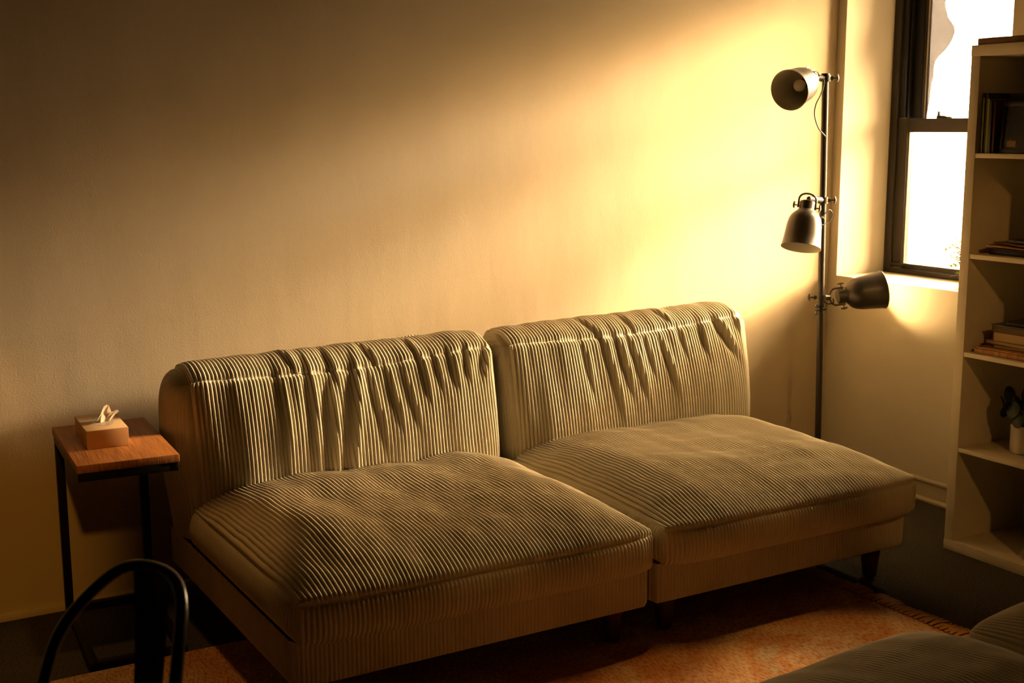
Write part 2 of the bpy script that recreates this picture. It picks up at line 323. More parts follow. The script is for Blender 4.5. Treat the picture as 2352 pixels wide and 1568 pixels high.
# ------------------------------------------------------------------ corduroy sofa
RIB = 0.0127
def vnoise(x, y, seed, sc):
    rng = np.random.RandomState(seed); n = np.zeros_like(x)
    for k in range(7):
        a = rng.rand()*2*PI; f = sc*(.6+1.2*rng.rand()); n += np.sin((x*math.cos(a)+y*math.sin(a))*f*2*PI + rng.rand()*6.28)
    return n/7*1.6
def rib(s, A=.0072):
    t = np.mod(s/RIB, 1.0); return A*(1-np.abs(2*t-1)**2.0)**.85
def normals(G):
    du = np.gradient(G, axis=0); dv = np.gradient(G, axis=1); n = np.cross(du, dv); return n/np.maximum(np.linalg.norm(n, axis=-1, keepdims=True), 1e-9)
def ribcols(x0, x1, per=10):
    n = int(round((x1-x0)/RIB)); return np.linspace(x0, x1, n*per+1), n
def S(t): t = np.clip(t, 0, 1); return np.sqrt(np.maximum(1-(1-t)**2, 0))
def sm(t): t = np.clip(t, 0, 1); return t*t*(3-2*t)

def seat_mesh(x0, x1, yf, yb, zb, seed):
    """seat cushion: ribs run from the front face over the crown to the back"""
    xs, n = ribcols(x0, x1); zs = zb+.110
    tf = np.linspace(0, 1, 22); tt = np.linspace(0, 1, 190)**1.0
    X = np.repeat(xs[:, None], 22+190+8, 1); Wd = x1-x0; dx = np.minimum(X-x0, x1-X); u = (X-x0)/Wd
    yfr = yf + .030*np.abs(2*u-1)**8
    Yf = yfr[:, :22] - .014*np.sin(PI*tf)[None]*sm(dx[:, :22]/.06); Yf = Yf + .02*(1-S(tf*5))[None]; Zf = zb + (zs-zb)*tf[None] + 0*Yf
    Yt = yfr[:, 22:212] + (yb-yfr[:, 22:212])*tt[None]
    dy = np.maximum(Yt-yf, 0); Q = lambda t: .5*(1-(1-np.clip(t, 0, 1))**2.4) + .5*S(np.clip(t*1.1+.004, 0, 1)); cr = .094*Q(dx[:, 22:212]/.24)*Q(dy/.42)
    back = -.020*sm((Yt-(yb-.22))/.22)
    cr = cr + back*S(dx[:, 22:212]/.1) + .0075*vnoise(X[:, 22:212], Yt, seed, 2.6)*S(dx[:, 22:212]/.2)*S(dy/.25) + .0025*vnoise(X[:, 22:212], Yt, seed+9, 7)*S(dx[:, 22:212]/.15)*S(dy/.15)
    cr = cr - .012*np.exp(-(((u[:, 22:212]-.52)/.25)**2+((Yt-(yb-.45))/.28)**2))
    Zt = zs + cr
    zlast = Zt[:, -1:]; tb = np.linspace(0, 1, 8)[None]
    Yb = yb + .01*np.sin(PI*tb) + 0*zlast; Zb = zlast + (zb-zlast)*tb
    G = np.stack([X, np.concatenate([Yf, Yt, Yb], 1), np.concatenate([Zf, Zt, Zb], 1)], -1)
    Nn = normals(G); out = -Nn if Nn[len(xs)//2, 100, 2] < 0 else Nn
    wob = .0022*vnoise(X, G[..., 1]*1.0, seed+3, 3.0) + .004*vnoise(X*.6, G[..., 1], seed+4, 1.3)
    edge = np.minimum(sm(dx/.004), 1)
    amp = np.ones(X.shape); amp[:, 19:24] *= np.array([.7, .25, -.2, .25, .7])[None]          # stitched seam along the front edge
    G = G + out*(rib(X-x0+wob)*amp*edge)[..., None]
    G[:, 20:23, 2] -= .0015
    parts = [G]
    for xe, sgn in ((x0, -1), (x1, 1)):                                                  # boxed side panels, ribs upright
        ys, m = ribcols(yf+.030, yb, 7); h = np.linspace(0, 1, 16); Y = np.repeat(ys[:, None], 16, 1); H = np.repeat(h[None], len(ys), 0)
        zt = np.interp(ys, G[0 if sgn < 0 else -1, 22:212, 1], G[0 if sgn < 0 else -1, 22:212, 2])[:, None]
        tap = sm((Y-ys[0])/.05); Xs = xe + sgn*(.016*np.sin(PI*H)**.7*tap + rib(Y-yf, .0058)*np.sin(PI*H)**.3*sm((Y-ys[0])/.006)); Xs = Xs - sgn*.02*(1-S(H*5))*tap
        parts.append(np.stack([Xs, Y, zb + (zt-zb)*H], -1))
    a = parts[0]
    bot = np.stack([np.stack([a[0, 0], a[0, -1]]), np.stack([a[-1, 0], a[-1, -1]])])
    parts.append(bot); return parts

def back_mesh(x0, x1, folds, zl, zr, seed, bl, br, zb=.262):
    """back cushion: ribs climb the front face, cross a stitched seam and roll over the top"""
    xs, n = ribcols(x0, x1); nf, nt_, nb = 150, 60, 16; nv = nf+nt_+nb
    X = np.repeat(xs[:, None], nv, 1); u = (X-x0)/(x1-x0); dx = np.minimum(X-x0, x1-X); dl = X-x0; dr = x1-X
    zr_ = zl + (zr-zl)*u - .012*(1-S(dx/.05)); zs = zr_ - .030 - .020*np.sin(PI*np.clip(u, 0, 1))**1.3
    tf = np.linspace(0, 1, nf)[None]; F = slice(0, nf); T = slice(nf, nf+nt_); K = slice(nf+nt_, nv)
    corner = .045*(1-S(dl/.17)) + .035*(1-S(dr/.10))
    y_s = -.272 + .3*corner
    yF = -.365 + (y_s[:, F]+.365)*tf - .040*np.sin(PI*np.clip(tf*1.02, 0, 1))**.8*S(dx[:, F]/.30+.15) + corner[:, F]*(1-tf)*.9
    zF = zb + (zs[:, F]-zb)*tf
    tt = np.linspace(0, 1, nt_)[None]; ye = -.115
    yT = y_s[:, T] + (ye-y_s[:, T])*tt; zT = zs[:, T] + (zr_[:, T]-zs[:, T])*np.sin(tt*PI/2)**.9 + .012*np.sin(PI*tt)
    tk = np.linspace(0, 1, nb)[None]; ak = np.clip(tk*2.5, 0, 1)*PI/2
    yK = ye + .050*np.sin(ak) + 0*X[:, K]; zK = zr_[:, K] - .055*(1-np.cos(ak)) - (zr_[:, K]-.055-zb)*np.clip((tk-.4)/.6, 0, 1)
    G = np.stack([X, np.concatenate([yF, yT, yK], 1), np.concatenate([zF, zT, zK], 1)], -1)
    # distance below (+) or above (-) the seam
    q = np.concatenate([zs[:, F]-zF, -(yT-y_s[:, T]), -(.2 + 0*yK)], 1)
    sx = X-x0; D = np.zeros(X.shape); sh = np.zeros(X.shape)
    for s0, q0, L, wdt, dep, sl in folds:
        c = s0 + sl*(q-q0); e = np.exp(-np.abs((q-q0)/L)**2.4); a = (sx-c)/wdt
        D += e*dep*(np.exp(-((a-1.1)/.8)**2)*.75 - np.exp(-a**2)); sh += e*.25*wdt*a*np.exp(-a*a)
    D += .0045*vnoise(X*1.6, G[..., 2]*.6, seed, 2.6)*S(dx/.15)*sm((q+.25)/.2) + .004*vnoise(X*3.2, q*.9, seed+5, 2.5)*S(dx/.1)
    # gathers just under and over the seam
    D += .0035*vnoise(X*5.0, q*.2, seed+7, 3.0)*np.exp(-((q-.03)/.07)**2)*S(dx/.08)
    D -= .007*np.exp(-(q/.012)**2)*S(dx/.03)
    Nn = normals(G); out = -Nn if Nn[len(xs)//2, nf//2, 1] > 0 else Nn
    wob = .004*vnoise(X*.7, q, seed+3, 1.6) + sh
    amp = 1-1.1*np.exp(-(q/.006)**2); edge = sm(dx/.004)
    G = G + out*(D + rib(sx+wob)*amp*edge)[..., None]
    parts = [G]
    for i, sgn, bul in ((0, -1, bl), (-1, 1, br)):                                       # side panels
        fr = G[i, :nf+nt_//2]; zz = np.linspace(0, 1, 60)
        # front edge: up the face and over half the top; back edge: up the back
        a = fr[:nf]; bk = np.concatenate([G[i, nf+nt_:][::-1], G[i, nf:nf+nt_][::-1]])
        ia = np.linspace(0, nf-1, 60); A = np.stack([np.interp(ia, np.arange(nf), a[:, k]) for k in range(3)], -1)
        d = np.concatenate([[0], np.cumsum(np.linalg.norm(np.diff(bk, axis=0), axis=1))]); ib = np.linspace(0, d[-1], 60); Bk = np.stack([np.interp(ib, d, bk[:, k]) for k in range(3)], -1)
        m = 22*6+1; h = np.linspace(0, 1, m); Gs = A[None]*(1-h[:, None, None]) + Bk[None]*h[:, None, None]
        vv = np.linspace(0, 1, 60)[None]; pro = np.sin(PI*h)[:, None]**.55*(1-vv**7)*np.clip(.55+vv*1.2, 0, 1)
        Gs[..., 0] += sgn*(bul*pro + rib(h*22*RIB, .006)[:, None]*np.minimum(pro*4, 1)); parts.append(Gs)
    return parts

def base_mesh(x0, x1, yf, yb, z0, z1):
    xs, n = ribcols(x0, x1); nv = 18; t = np.linspace(0, 1, nv)[None]; X = np.repeat(xs[:, None], nv, 1); dx = np.minimum(X-x0, x1-X)
    r = .018
    Z = z0 + (z1-z0)*t + r*(1-S(dx/r))*(1-t)**6; Y = yf + .014*(1-S(t*7)) + 0*X + .022*(1-S(dx/.022))
    Y = Y - rib(X-x0, .0055)*sm(dx/.004)*S(t*8+.01); F = np.stack([X, Y, Z], -1); parts = [F]
    for xe, sgn, i in ((x0, -1, 0), (x1, 1, -1)):
        ys, m = ribcols(yf+.022, yb); h = np.linspace(0, 1, 14); H = np.repeat(h[None], len(ys), 0); Yy = np.repeat(ys[:, None], 14, 1); dyy = Yy-(yf+.022)
        parts.append(np.stack([xe + sgn*rib(Yy-yf, .0055)*sm(dyy/.005)*S(H*8) - sgn*.010*(1-S(H*7)), Yy, z0 + (z1-z0)*H + r*(1-S(dyy/r))*(1-H)**6], -1))
    for zz in (z0, z1): parts.append(np.array([[(x0+.012, yf+.014, zz), (x0+.012, yb, zz)], [(x1-.012, yf+.014, zz), (x1-.012, yb, zz)]]))
    parts.append(np.array([[(x0, yb, z0), (x0, yb, z1)], [(x1, yb, z0), (x1, yb, z1)]])); return parts

FL = [(.27, .14, .13, .016, .013, -.02), (.37, .10, .15, .018, .015, -.05), (.43, .16, .17, .020, .020, -.10), (.505, .17, .20, .020, .018, -.20), (.47, -.03, .08, .016, .012, .0),
      (.60, .12, .12, .015, .012, .10), (.665, .10, .09, .014, .012, .12), (.73, .13, .07, .013, .010, .15), (.79, .06, .07, .013, .012, .05), (.845, .05, .06, .012, .010, .1), (.90, .05, .06, .014, .012, .05), (.96, .04, .06, .015, .013, -.1),
      (1.03, .04, .06, .018, .014, -.25), (.62, -.05, .05, .013, .010, .2), (.78, -.05, .05, .013, .009, .1), (.33, -.05, .06, .015, .008, .2)]
FR = [(.30, .10, .11, .016, .010, .10), (.40, .12, .13, .016, .013, .14), (.46, .10, .11, .015, .013, .16), (.52, .11, .12, .015, .012, .18), (.58, .07, .08, .014, .009, .15), (.66, .11, .10, .015, .014, .22),
      (.75, .05, .06, .013, .009, .1), (.85, .06, .05, .015, .010, .1), (.96, .07, .07, .022, .020, .45), (1.03, .03, .04, .015, .011, .2), (.36, -.05, .05, .014, .010, .3), (.54, -.04, .05, .014, .008, .2), (.71, -.05, .05, .014, .009, .3)]
SPEC = {'L': dict(x=(-2.985, -1.870), seat=(-2.982, -1.880), back=(-2.955, -1.890), folds=FL, zl=.793, zr=.812, seed=11, bl=.075, br=.030, seats=3),
        'R': dict(x=(-1.842, -.787), seat=(-1.833, -.775), back=(-1.800, -.742), folds=FR, zl=.808, zr=.832, seed=29, bl=.035, br=.070, seats=5)}
def leg_bm(cx, cy):
    return B().lathe([(0, 0), (0, .0225), (.004, .024), (.128, .036), (.132, .036), (.132, 0)], (cx, cy, 0), (0, 0, 1), 20)
def shift(parts, ox, oy): return [p - np.array([ox, oy, 0.0]) for p in parts]
SOFA_MESH = {}
def make_module(key):
    s = SPEC[key]; ox = (s['x'][0]+s['x'][1])/2; oy = -.63
    d = {}
    d['base'] = grid_mesh(shift(base_mesh(s['x'][0], s['x'][1], -1.205, -.075, .12, .250), ox, oy), 'base', cord_m)
    d['seat_cushion'] = grid_mesh(shift(seat_mesh(s['seat'][0], s['seat'][1], -1.258, -.345, .252, s['seats']), ox, oy), 'seat_cushion', cord_m)
    d['back_cushion'] = grid_mesh(shift(back_mesh(s['back'][0], s['back'][1], s['folds'], s['zl'], s['zr'], s['seed'], s['bl'], s['br']), ox, oy), 'back_cushion', cord_m)
    lg = leg_bm(0, 0).build('leg', leg_m); d['leg'] = lg.data; bpy.data.objects.remove(lg)
    hw = (s['x'][1]-s['x'][0])/2
    d['legpos'] = [(-hw+.085, -1.135-oy), (hw-.085, -1.135-oy), (-hw+.085, -.17-oy), (hw-.085, -.17-oy)]
    SOFA_MESH[key] = d; return ox, oy
def place_module(key, loc, rz, label):
    d = SOFA_MESH[key]; root = empty('sofa_module', loc, rz); tag(root, label, 'sofa', 'corduroy sofa modules')
    for nm in ('base', 'seat_cushion', 'back_cushion'): link(nm, d[nm], root)
    for i, (x, y) in enumerate(d['legpos']):
        o = link('leg', d['leg'], root, (x, y, .0095 if i < 2 else 0)); o.scale = (1, 1, .93 if i < 2 else 1)   # the front legs stand on the rug
    return root
oL = make_module('L'); oR = make_module('R')
place_module('L', (oL[0], oL[1], 0), 0, 'olive corduroy sofa module against the wall, beside the small wooden side table')
place_module('R', (oR[0], oR[1], 0), 0, 'olive corduroy sofa module against the wall, nearest the black floor lamp')
TH = math.radians(4.5); JX, JY = -1.72, -2.165
def fg(dx, dy): return (JX + dx*math.cos(TH) - dy*math.sin(TH), JY + dx*math.sin(TH) + dy*math.cos(TH), 0)
place_module('R', fg(-.560, -.600), PI+TH, 'dim olive corduroy sofa in the foreground, its front edge crossing the bottom right corner')
place_module('L', fg(.560, -.660), PI+TH, 'dim olive corduroy sofa module farther right in the foreground, nearest the white bookshelf')

# ------------------------------------------------------------------ rug
rug = empty('rug', (-2.45, -1.45, 0)); tag(rug, 'faded rust orange woven rug with a fringed end under the corduroy sofa', 'rug')
rx0, rx1, ry0, ry1 = -3.95+2.45, -1.035+2.45, -2.45+1.45, -.555+1.45
gx = np.linspace(rx0, rx1, 240); gy = np.linspace(ry0, ry1, 120); X, Y = np.meshgrid(gx, gy, indexing='ij')
Zr = .008 + .0012*vnoise(X, Y, 4, 2.0); G = np.stack([X, Y, Zr], -1)
side = lambda e: np.stack([e, e*np.array([1, 1, 0]) + np.array([0, 0, .001])], 1)
link('rug_body', grid_mesh([G, side(G[0]), side(G[-1]), side(G[:, 0]), side(G[:, -1])], 'rug_body', rug_m), rug)
random.seed(3); k = 0; yy = ry1-.01
while yy > ry0+.01 and k < 96:
    b = B(); bend = random.uniform(-.018, .018); L = random.uniform(.060, .082)
    for j in range(3):
        o_ = (j-1)*.005; e = random.uniform(-.006, .006)
        b.tube(crom([(rx1-.006, yy+o_*.4, .009), (rx1+L*.35, yy+o_+bend*.3, .011), (rx1+L*.7, yy+o_*1.5+bend*.8, .007), (rx1+L, yy+o_*2.4+bend+e, .0045)], 4), [.0042]*4+[.0052]*4+[.0040]*5, 6)
    b.build('tassel', tassel_m, rug); yy -= random.uniform(.0185, .0215); k += 1

# ------------------------------------------------------------------ side table and tissue box
A5 = math.radians(-3.5)
tb = empty('side_table', (-3.205, -.285, 0), A5); tag(tb, 'small C-shaped side table with orange-brown wooden top and black steel frame', 'side table')
B().box(-.143, .143, -.262, .262, .590, .614, bev=.0025).build('tabletop', table_m, tb)
t_ = .025
for nm, z in (('top_frame', .5645), ('floor_frame', 0)):
    fr = B()
    for x in (-.140, .115): fr.box(x, x+t_, -.258, .258, z, z+t_, bev=.001)
    for y in (-.258, .233): fr.box(-.1155, .1155, y, y+t_, z, z+t_, bev=.001)
    fr.build(nm, blacksteel_m, tb)
for x in (-.140, .115): B().box(x, x+t_, .233, .258, t_, .5645, bev=.001).build('leg', blacksteel_m, tb)
bx = empty('tissue_box', (-3.232, -.262, .614), math.radians(-3)); tag(bx, 'orange cardboard tissue box with a tissue poking out, on the side table', 'tissue box')
cb = B(); bw, bd, bh = .060, .112, .056
cb.box(-bw, bw, -bd, bd, 0.0004, bh, mi=1, bev=.0012)
for i, f in enumerate(cb.f):
    if all(cb.v[v][2] > bh-.0013 for v in f): cb.m[i] = 0
cb.build('box', [box_m, boxside_m], bx)
ov = [(.034*math.cos(a)+.004, .070*math.sin(a)+.004) for a in np.linspace(0, 2*PI, 28, endpoint=False)]
fb = B(); fb.add([(x, y, bh+.0006) for x, y in ov], [tuple(range(28))]); fb.add([(x*1.0, y*1.0, bh+.0002) for x, y in ov], [tuple(range(28))]); o = fb.build('opening_film', film_m, bx); o['label'] = 'clear film over the opening'
random.seed(5); ts = B(); R_ = 9; C_ = 15; vs = []
for i in range(R_):
    t = i/(R_-1)
    for j in range(C_):
        s = j/(C_-1); a = (s-.5)
        wv = .008*math.sin(s*11+t*2)*(1-.3*t) + .004*math.sin(s*23+1)
        peak = .046*math.exp(-((s-.52)/.26)**2) + .020*math.exp(-((s-.92)/.14)**2) + .008
        vs.append((.004+a*(.040+.045*t)+.012*t+wv*.5, -.01+wv+a*.055*t+.010*math.sin(t*3), bh-.004+t*peak*(1.0-.1*math.cos(s*9))))
ts.add(vs, [(i*C_+j, i*C_+j+1, (i+1)*C_+j+1, (i+1)*C_+j) for i in range(R_-1) for j in range(C_-1)], 0, True); ts.build('tissue', tissue_m, bx)

# ------------------------------------------------------------------ floor lamp with three spotlight heads
p_bot = Vector((-.3335, -.32, .02)); p_top = Vector((-.3735, -.32, 1.735))
def pole_at(z): return p_bot + (p_top-p_bot)*((z-p_bot.z)/(p_top.z-p_bot.z))
lamp = empty('floor_lamp', (p_bot.x, p_bot.y, 0)); tag(lamp, 'black metal floor lamp with three spotlight heads on one pole in the corner', 'floor lamp')
def inlamp(b, name, m, parent=lamp):
    o = b.build(name, m, parent)
    if parent is lamp: o.matrix_parent_inverse = Matrix.Translation(-lamp.location)
    return o
inlamp(B().lathe([(0, 0), (0, .145), (.012, .147), (.020, .143), (.024, .03), (.035, .018), (.035, 0)], (p_bot.x, p_bot.y, 0), (0, 0, 1), 48), 'lamp_base', pole_m)
inlamp(B().tube([p_bot, p_top], .0132, 20), 'pole', pole_m)
OUT = [(0, 0), (0, .026), (.003, .0295), (.036, .0300), (.0375, .0345), (.043, .0380), (.050, .0470), (.060, .0560), (.075, .0635), (.100, .0685), (.145, .0725), (.187, .0775), (.190, .0795), (.192, .0785)]
INN = [(.192, .0785), (.188, .0760), (.145, .0710), (.100, .0670), (.075, .0620), (.060, .0545), (.051, .0455), (.046, .0360), (.044, .0), ]
def head(neck, ax, side, lit, knob_side=1):
    neck = Vector(neck); ax = Vector(ax).normalized(); sd = Vector(side); sd = (sd - ax*sd.dot(ax)).normalized(); fw = ax.cross(sd)
    b = B(); b.lathe(OUT, neck, ax, 56, 0); b.lathe(INN, neck, ax, 56, 1); sh = inlamp(b, 'lamp_shade', [lampblk_m, lampwht_m])
    # bulb holder and bulb
    inlamp(B().lathe([(.043, 0), (.043, .019), (.078, .019), (.080, .014), (.080, 0)], neck, ax, 24), 'bulb_holder', cable_m, sh)
    bp = [(.079, .012), (.086, .0135)] + [(.108-.0235*math.cos(a), .0235*math.sin(a)) for a in np.linspace(.7, PI, 14)]
    o = inlamp(B().lathe(bp, neck, ax, 28), 'bulb', litb_m if lit else bulb_m, sh)
    if lit: o['label'] = 'lit warm bulb'
    # U-shaped strap gripping the neck, with thumbscrews
    y = B(); pts = []
    for a in np.linspace(0, PI, 17): pts.append(neck + sd*(.0345*math.cos(a)) - ax*(.006+.026*math.sin(a)))
    pts = [neck + sd*.0345 + ax*.030] + [neck + sd*.0345 + ax*.006] + pts + [neck - sd*.0345 + ax*.006] + [neck - sd*.0345 + ax*.030]
    y.tube(pts, .0022, 8, flat=3.2) if False else y.tube(pts, .0042, 10)
    inlamp(y, 'bracket', steel_m if lit else lampblk_m, sh)
    for s in (1, -1):
        k = B(); c = neck + sd*(s*.0345) + ax*.022; k.tube([c - sd*(s*.004), c + sd*(s*.016)], .0028, 10)
        k.tube([c + sd*(s*.016) - ax*.013, c + sd*(s*.018), c + sd*(s*.016) + ax*.013], [.0035, .0045, .0035], 8); inlamp(k, 'thumbscrew', steel_m, sh)
    return sh, neck - ax*.032, fw
def clamp(sh, back, z, out_dir, top=False):
    c = pole_at(z); o = Vector(out_dir).normalized(); b = B()
    b.tube([c - Vector((0, 0, .013)), c + Vector((0, 0, .013))], .0205, 20)
    b.tube([c + (back-c)*.15, c + (back-c)*.6, back], [.0135, .0125, .0095], 12)
    b.tube([c, c + o*.030], .0085, 10); inlamp(b, 'clamp', cable_m if top else lampblk_m, sh)
    k = B(); k.tube([c + o*.028, c + o*.046], .0032, 8); e = c + o*.047
    k.tube([e - Vector((0, 0, .014)), e + o*.003, e + Vector((0, 0, .014))], [.0035, .0052, .0035], 8); inlamp(k, 'clamp_knob', steel_m, sh)
A1 = Vector((-.917, -.322, -.236)); A2 = Vector((-.306, -.169, -.945)); A3 = Vector((.88, -.44, .14))
rr_ = Vector((.863, -.505, 0))
s1, bk1, _ = head((-.458, -.336, 1.722), A1, (.1, .15, .98), False); clamp(s1, bk1, 1.728, rr_, True)
s2, bk2, _ = head((-.478, -.355, 1.246), A2, -rr_, False); clamp(s2, bk2 + Vector((.0, 0, -.02)), 1.245, rr_)
s3, bk3, _ = head((-.276, -.335, .847), A3, (.1, .1, .98), True); clamp(s3, bk3, .848, -rr_)
inlamp(B().tube([p_top - Vector((0, 0, .002)), p_top + Vector((0, 0, .012))], .0165, 20), 'pole_cap', cable_m)
def cable(pts, parent, r=.0026): inlamp(B().tube(crom(pts, 10), r, 8), 'cord', cable_m, parent)
cable([(-.470, -.345, 1.735), (-.452, -.345, 1.752), (-.428, -.335, 1.748), (-.410, -.330, 1.727), (-.398, -.34, 1.715), (-.412, -.34, 1.668), (-.438, -.34, 1.625), (-.443, -.34, 1.583), (-.419, -.338, 1.535), (-.384, -.334, 1.507), (-.372, -.332, 1.500)], s1)
cable([(-.442, -.342, 1.135), (-.418, -.345, 1.152), (-.392, -.348, 1.175), (-.360, -.348, 1.205), (-.340, -.346, 1.203), (-.331, -.345, 1.185), (-.346, -.345, 1.160), (-.378, -.345, 1.148), (-.394, -.345, 1.154), (-.396, -.344, 1.168), (-.380, -.338, 1.180), (-.366, -.335, 1.170)], s2, .0022)
coil = [pole_at(.822-.0075*a/PI) + Vector((math.cos(a)*(.018+.004*math.sin(a*1.3)+.004), math.sin(a)*.022, .006*math.cos(a+.5))) for a in np.linspace(0, 5.2*PI, 60)]
cable([bk3 + Vector((.02, 0, -.005)), bk3 + Vector((.01, -.012, -.02)), bk3 + Vector((-.02, -.012, -.022))] + coil[::2], s3)

# ------------------------------------------------------------------ bookshelf
SX0, SX1, SY = -.402, -.014, -1.050
sh = empty('bookshelf', (-.208, SY-.385, 0)); tag(sh, 'tall white open cube bookshelf standing against the right wall', 'bookshelf')
def insh(b, name): o = b.build(name, white_m, sh); o.matrix_parent_inverse = Matrix.Translation(-sh.location); return o
H_, c_, t2 = 1.815, .336, .016; W_ = .038*2 + 2*.336 + .016
insh(B().box(SX0, SX1, SY-W_-.001, SY+.001, H_-.038, H_, bev=.0015), 'top_panel'); insh(B().box(SX0, SX1, SY-W_-.001, SY+.001, 0, .038, bev=.0015), 'bottom_panel')
for y in (SY-.038, SY-W_): insh(B().box(SX0+.0015, SX1, y, y+.038, .038, H_-.038, bev=.001), 'side_panel')
DY = SY-.038-.336-.016
insh(B().box(SX0+.004, SX1, DY, DY+.016, .038, H_-.038, bev=.0006), 'divider')
ZS = []
for k in range(1, 5):
    z = .038 + k*c_ + (k-1)*t2; ZS.append(z+t2)
    for ya in (DY+.016, SY-W_+.038): insh(B().box(SX0+.004, SX1, ya, ya+.336, z, z+t2, bev=.0006), 'shelf')
YI = SY-.038
# things on the shelves
def book(name, x0, x1, y0, y1, z0, z1, cover, page, label, group=None, spine='x', rz=0.0):
    """cover boards with a page block; spine on -x face"""
    cx, cy = (x0+x1)/2, (y0+y1)/2; e = empty(name, (cx, cy, z0), rz); tag(e, label, 'book', group)
    hx, hy, h = (x1-x0)/2, (y1-y0)/2, z1-z0; c = B(); tk = .0016
    if spine == 'up':                                     # upright, spine towards the room
        c.box(-hx, -hx+tk, -hy, hy, 0, h, bev=.0004); c.box(-hx+tk, hx, -hy, -hy+tk, 0, h); c.box(-hx+tk, hx, hy-tk, hy, 0, h)
        pg = (-hx+tk, hx-.003, -hy+tk, hy-tk, .002, h-.003)
    else:                                                 # lying flat
        c.box(-hx, hx, -hy, hy, 0, tk, bev=.0004); c.box(-hx, hx, -hy, hy, h-tk, h, bev=.0004); c.box(-hx, hx, hy-tk, hy, tk, h-tk)
        pg = (-hx+.002, hx-.002, -hy+.003, hy-tk, tk, h-tk)
    c.build('cover', cover, e); B().box(*pg).build('pages', page, e); return e
page_m = mat('book_pages', (.50, .34, .16), .8); paged_m = mat('dark_pages', (.16, .10, .05), .8)
lime_m = mat('lime_spine', (.20, .17, .012), .5); dk_m = mat('dark_cover', (.020, .014, .010), .4); dkg_m = mat('dark_green_cover', (.030, .032, .012), .5); mar_m = mat('maroon_cover', (.05, .014, .012), .45)
tan_m = mat('tan_cover', (.36, .19, .07), .6); brn_m = mat('brown_cover', (.17, .085, .03), .55); org_m = mat('orange_brown_card', (.42, .19, .055), .6)
zt = ZS[3]
yb = YI-.004
for nm, tk, hh, cm, lb, fx in (('book', .009, .206, dkg_m, 'dark thin book at the left end of the top shelf row', .006), ('book', .006, .190, lime_m, 'thin lime spined book, second in the row on the top shelf', .0), ('book', .011, .204, dkg_m, 'dark green book between the two lime spined books', .004),
                           ('book', .008, .186, lime_m, 'slightly thicker lime spined book beside the maroon one on the top shelf', .0), ('book', .010, .180, dk_m, 'thin black book just right of the lime spined books', .0), ('book', .009, .176, mar_m, 'thin maroon book right of the black one on the top shelf', .005)):
    book(nm, SX0+.012+fx, SX0+.22, yb-tk, yb, zt+.0004, zt+hh, cm, page_m, lb, 'upright books on the top shelf', 'up'); yb -= tk+.0012
book('book', SX0+.085, SX0+.29, yb-.090, yb, zt+.0004, zt+.204, dkg_m, paged_m, 'tall thick dark green volume behind the framed picture', 'upright books on the top shelf', 'up')
pic = empty('framed_picture', (SX0+.038, YI-.166, zt+.0012), 0); tag(pic, 'dark framed leafy picture leaning on the books of the top shelf', 'picture')
pm = mat('leafy_print', (.03, .03, .02), .35); r = noise_col(pm, (.006, .006, .004), (.075, .065, .035), 22, 5, .48, .74)
mt_ = Matrix.Rotation(math.radians(5), 4, 'Y')
f_ = B()
for q in ((-.096, .096, 0, .016), (-.096, .096, .160, .176)): f_.box(-.006, .008, q[0], q[1], q[2], q[3], bev=.001, mtx=mt_)
for q in ((-.096, -.082), (.082, .096)): f_.box(-.006, .008, q[0], q[1], .016, .160, bev=.001, mtx=mt_)
f_.build('picture_frame', dk_m, pic); B().box(-.001, .006, -.082, .082, .016, .160, mtx=mt_).build('print', pm, pic)
B().box(-.0025, -.0012, .030, .066, .022, .042, mtx=mt_).build('caption_card', tan_m, pic)
# second shelf: box, folders, papers
z2 = ZS[2]
b = empty('flat_box', (SX0+.155, YI-0.133, z2)); tag(b, 'low black box under the loose folders on the second shelf', 'box')
B().box(-.10, .10, -.092, .092, .0004, .017, bev=.001).build('box', dk_m, b); B().box(-.101, .101, -.093, .093, .0175, .0225, bev=.001).build('lid', dk_m, b)
def sheet(name, loc, hx, hy, tk, m, rz, ry, rx, label, cat, group=None):
    o = B().box(-hx, hx, -hy, hy, 0, tk, bev=min(.0006, tk*.3)).build(name, m); o.location = loc; o.rotation_euler = (rx, ry, rz); return tag(o, label, cat, group)
sheet('folder', (SX0+.150, YI-0.138, z2+.0275), .115, .105, .0045, org_m, .16, .0, .045, 'thin orange-brown folder sticking out over the low black box', 'folder', 'folders on the second shelf')
sheet('folder', (SX0+.160, YI-0.163, z2+.0375), .110, .100, .005, brn_m, -.05, .0, .03, 'brown folder lying on top of the orange-brown folder', 'folder', 'folders on the second shelf')
sheet('magazine', (SX0+.165, YI-0.193, z2+.0465), .105, .080, .008, dk_m, .05, .0, .02, 'black magazine on top of the folders on the second shelf', 'magazine')
# third shelf: stack
z3 = ZS[1]
o = B(); o.box(-.145, .115, -.150, .125, .0004, .018, bev=.004); o.box(-.140, .112, -.148, .122, .0185, .023, bev=.001); o = o.build('wooden_board', org_m); o.location = (SX0+.170, YI-.150, z3); tag(o, 'orange-brown wooden board at the bottom of the third shelf stack', 'board')
noise_col(org_m, (.33, .13, .035), (.52, .27, .09), 16, 5, .35, .65, stretch=(1, 4, 1))
def flat(x, y, hx, hy, z0, z1, cov, pg, rz, lb): return book('book', SX0+x-hx, SX0+x+hx, YI+.014+y-hy, YI+.014+y+hy, z3+z0, z3+z1, cov, pg, lb, 'books stacked on the third shelf', 'flat', rz)
flat(.170, -.185, .105, .098, .0242, .0340, brn_m, page_m, .06, 'thin brown book lying right on the wooden board')
flat(.175, -.165, .110, .108, .0342, .0460, tan_m, page_m, -.05, 'tan book jutting out left above the thin brown one')
flat(.170, -.178, .100, .096, .0464, .0780, tan_m, page_m, .02, 'thickest tan book in the middle of the third shelf stack')
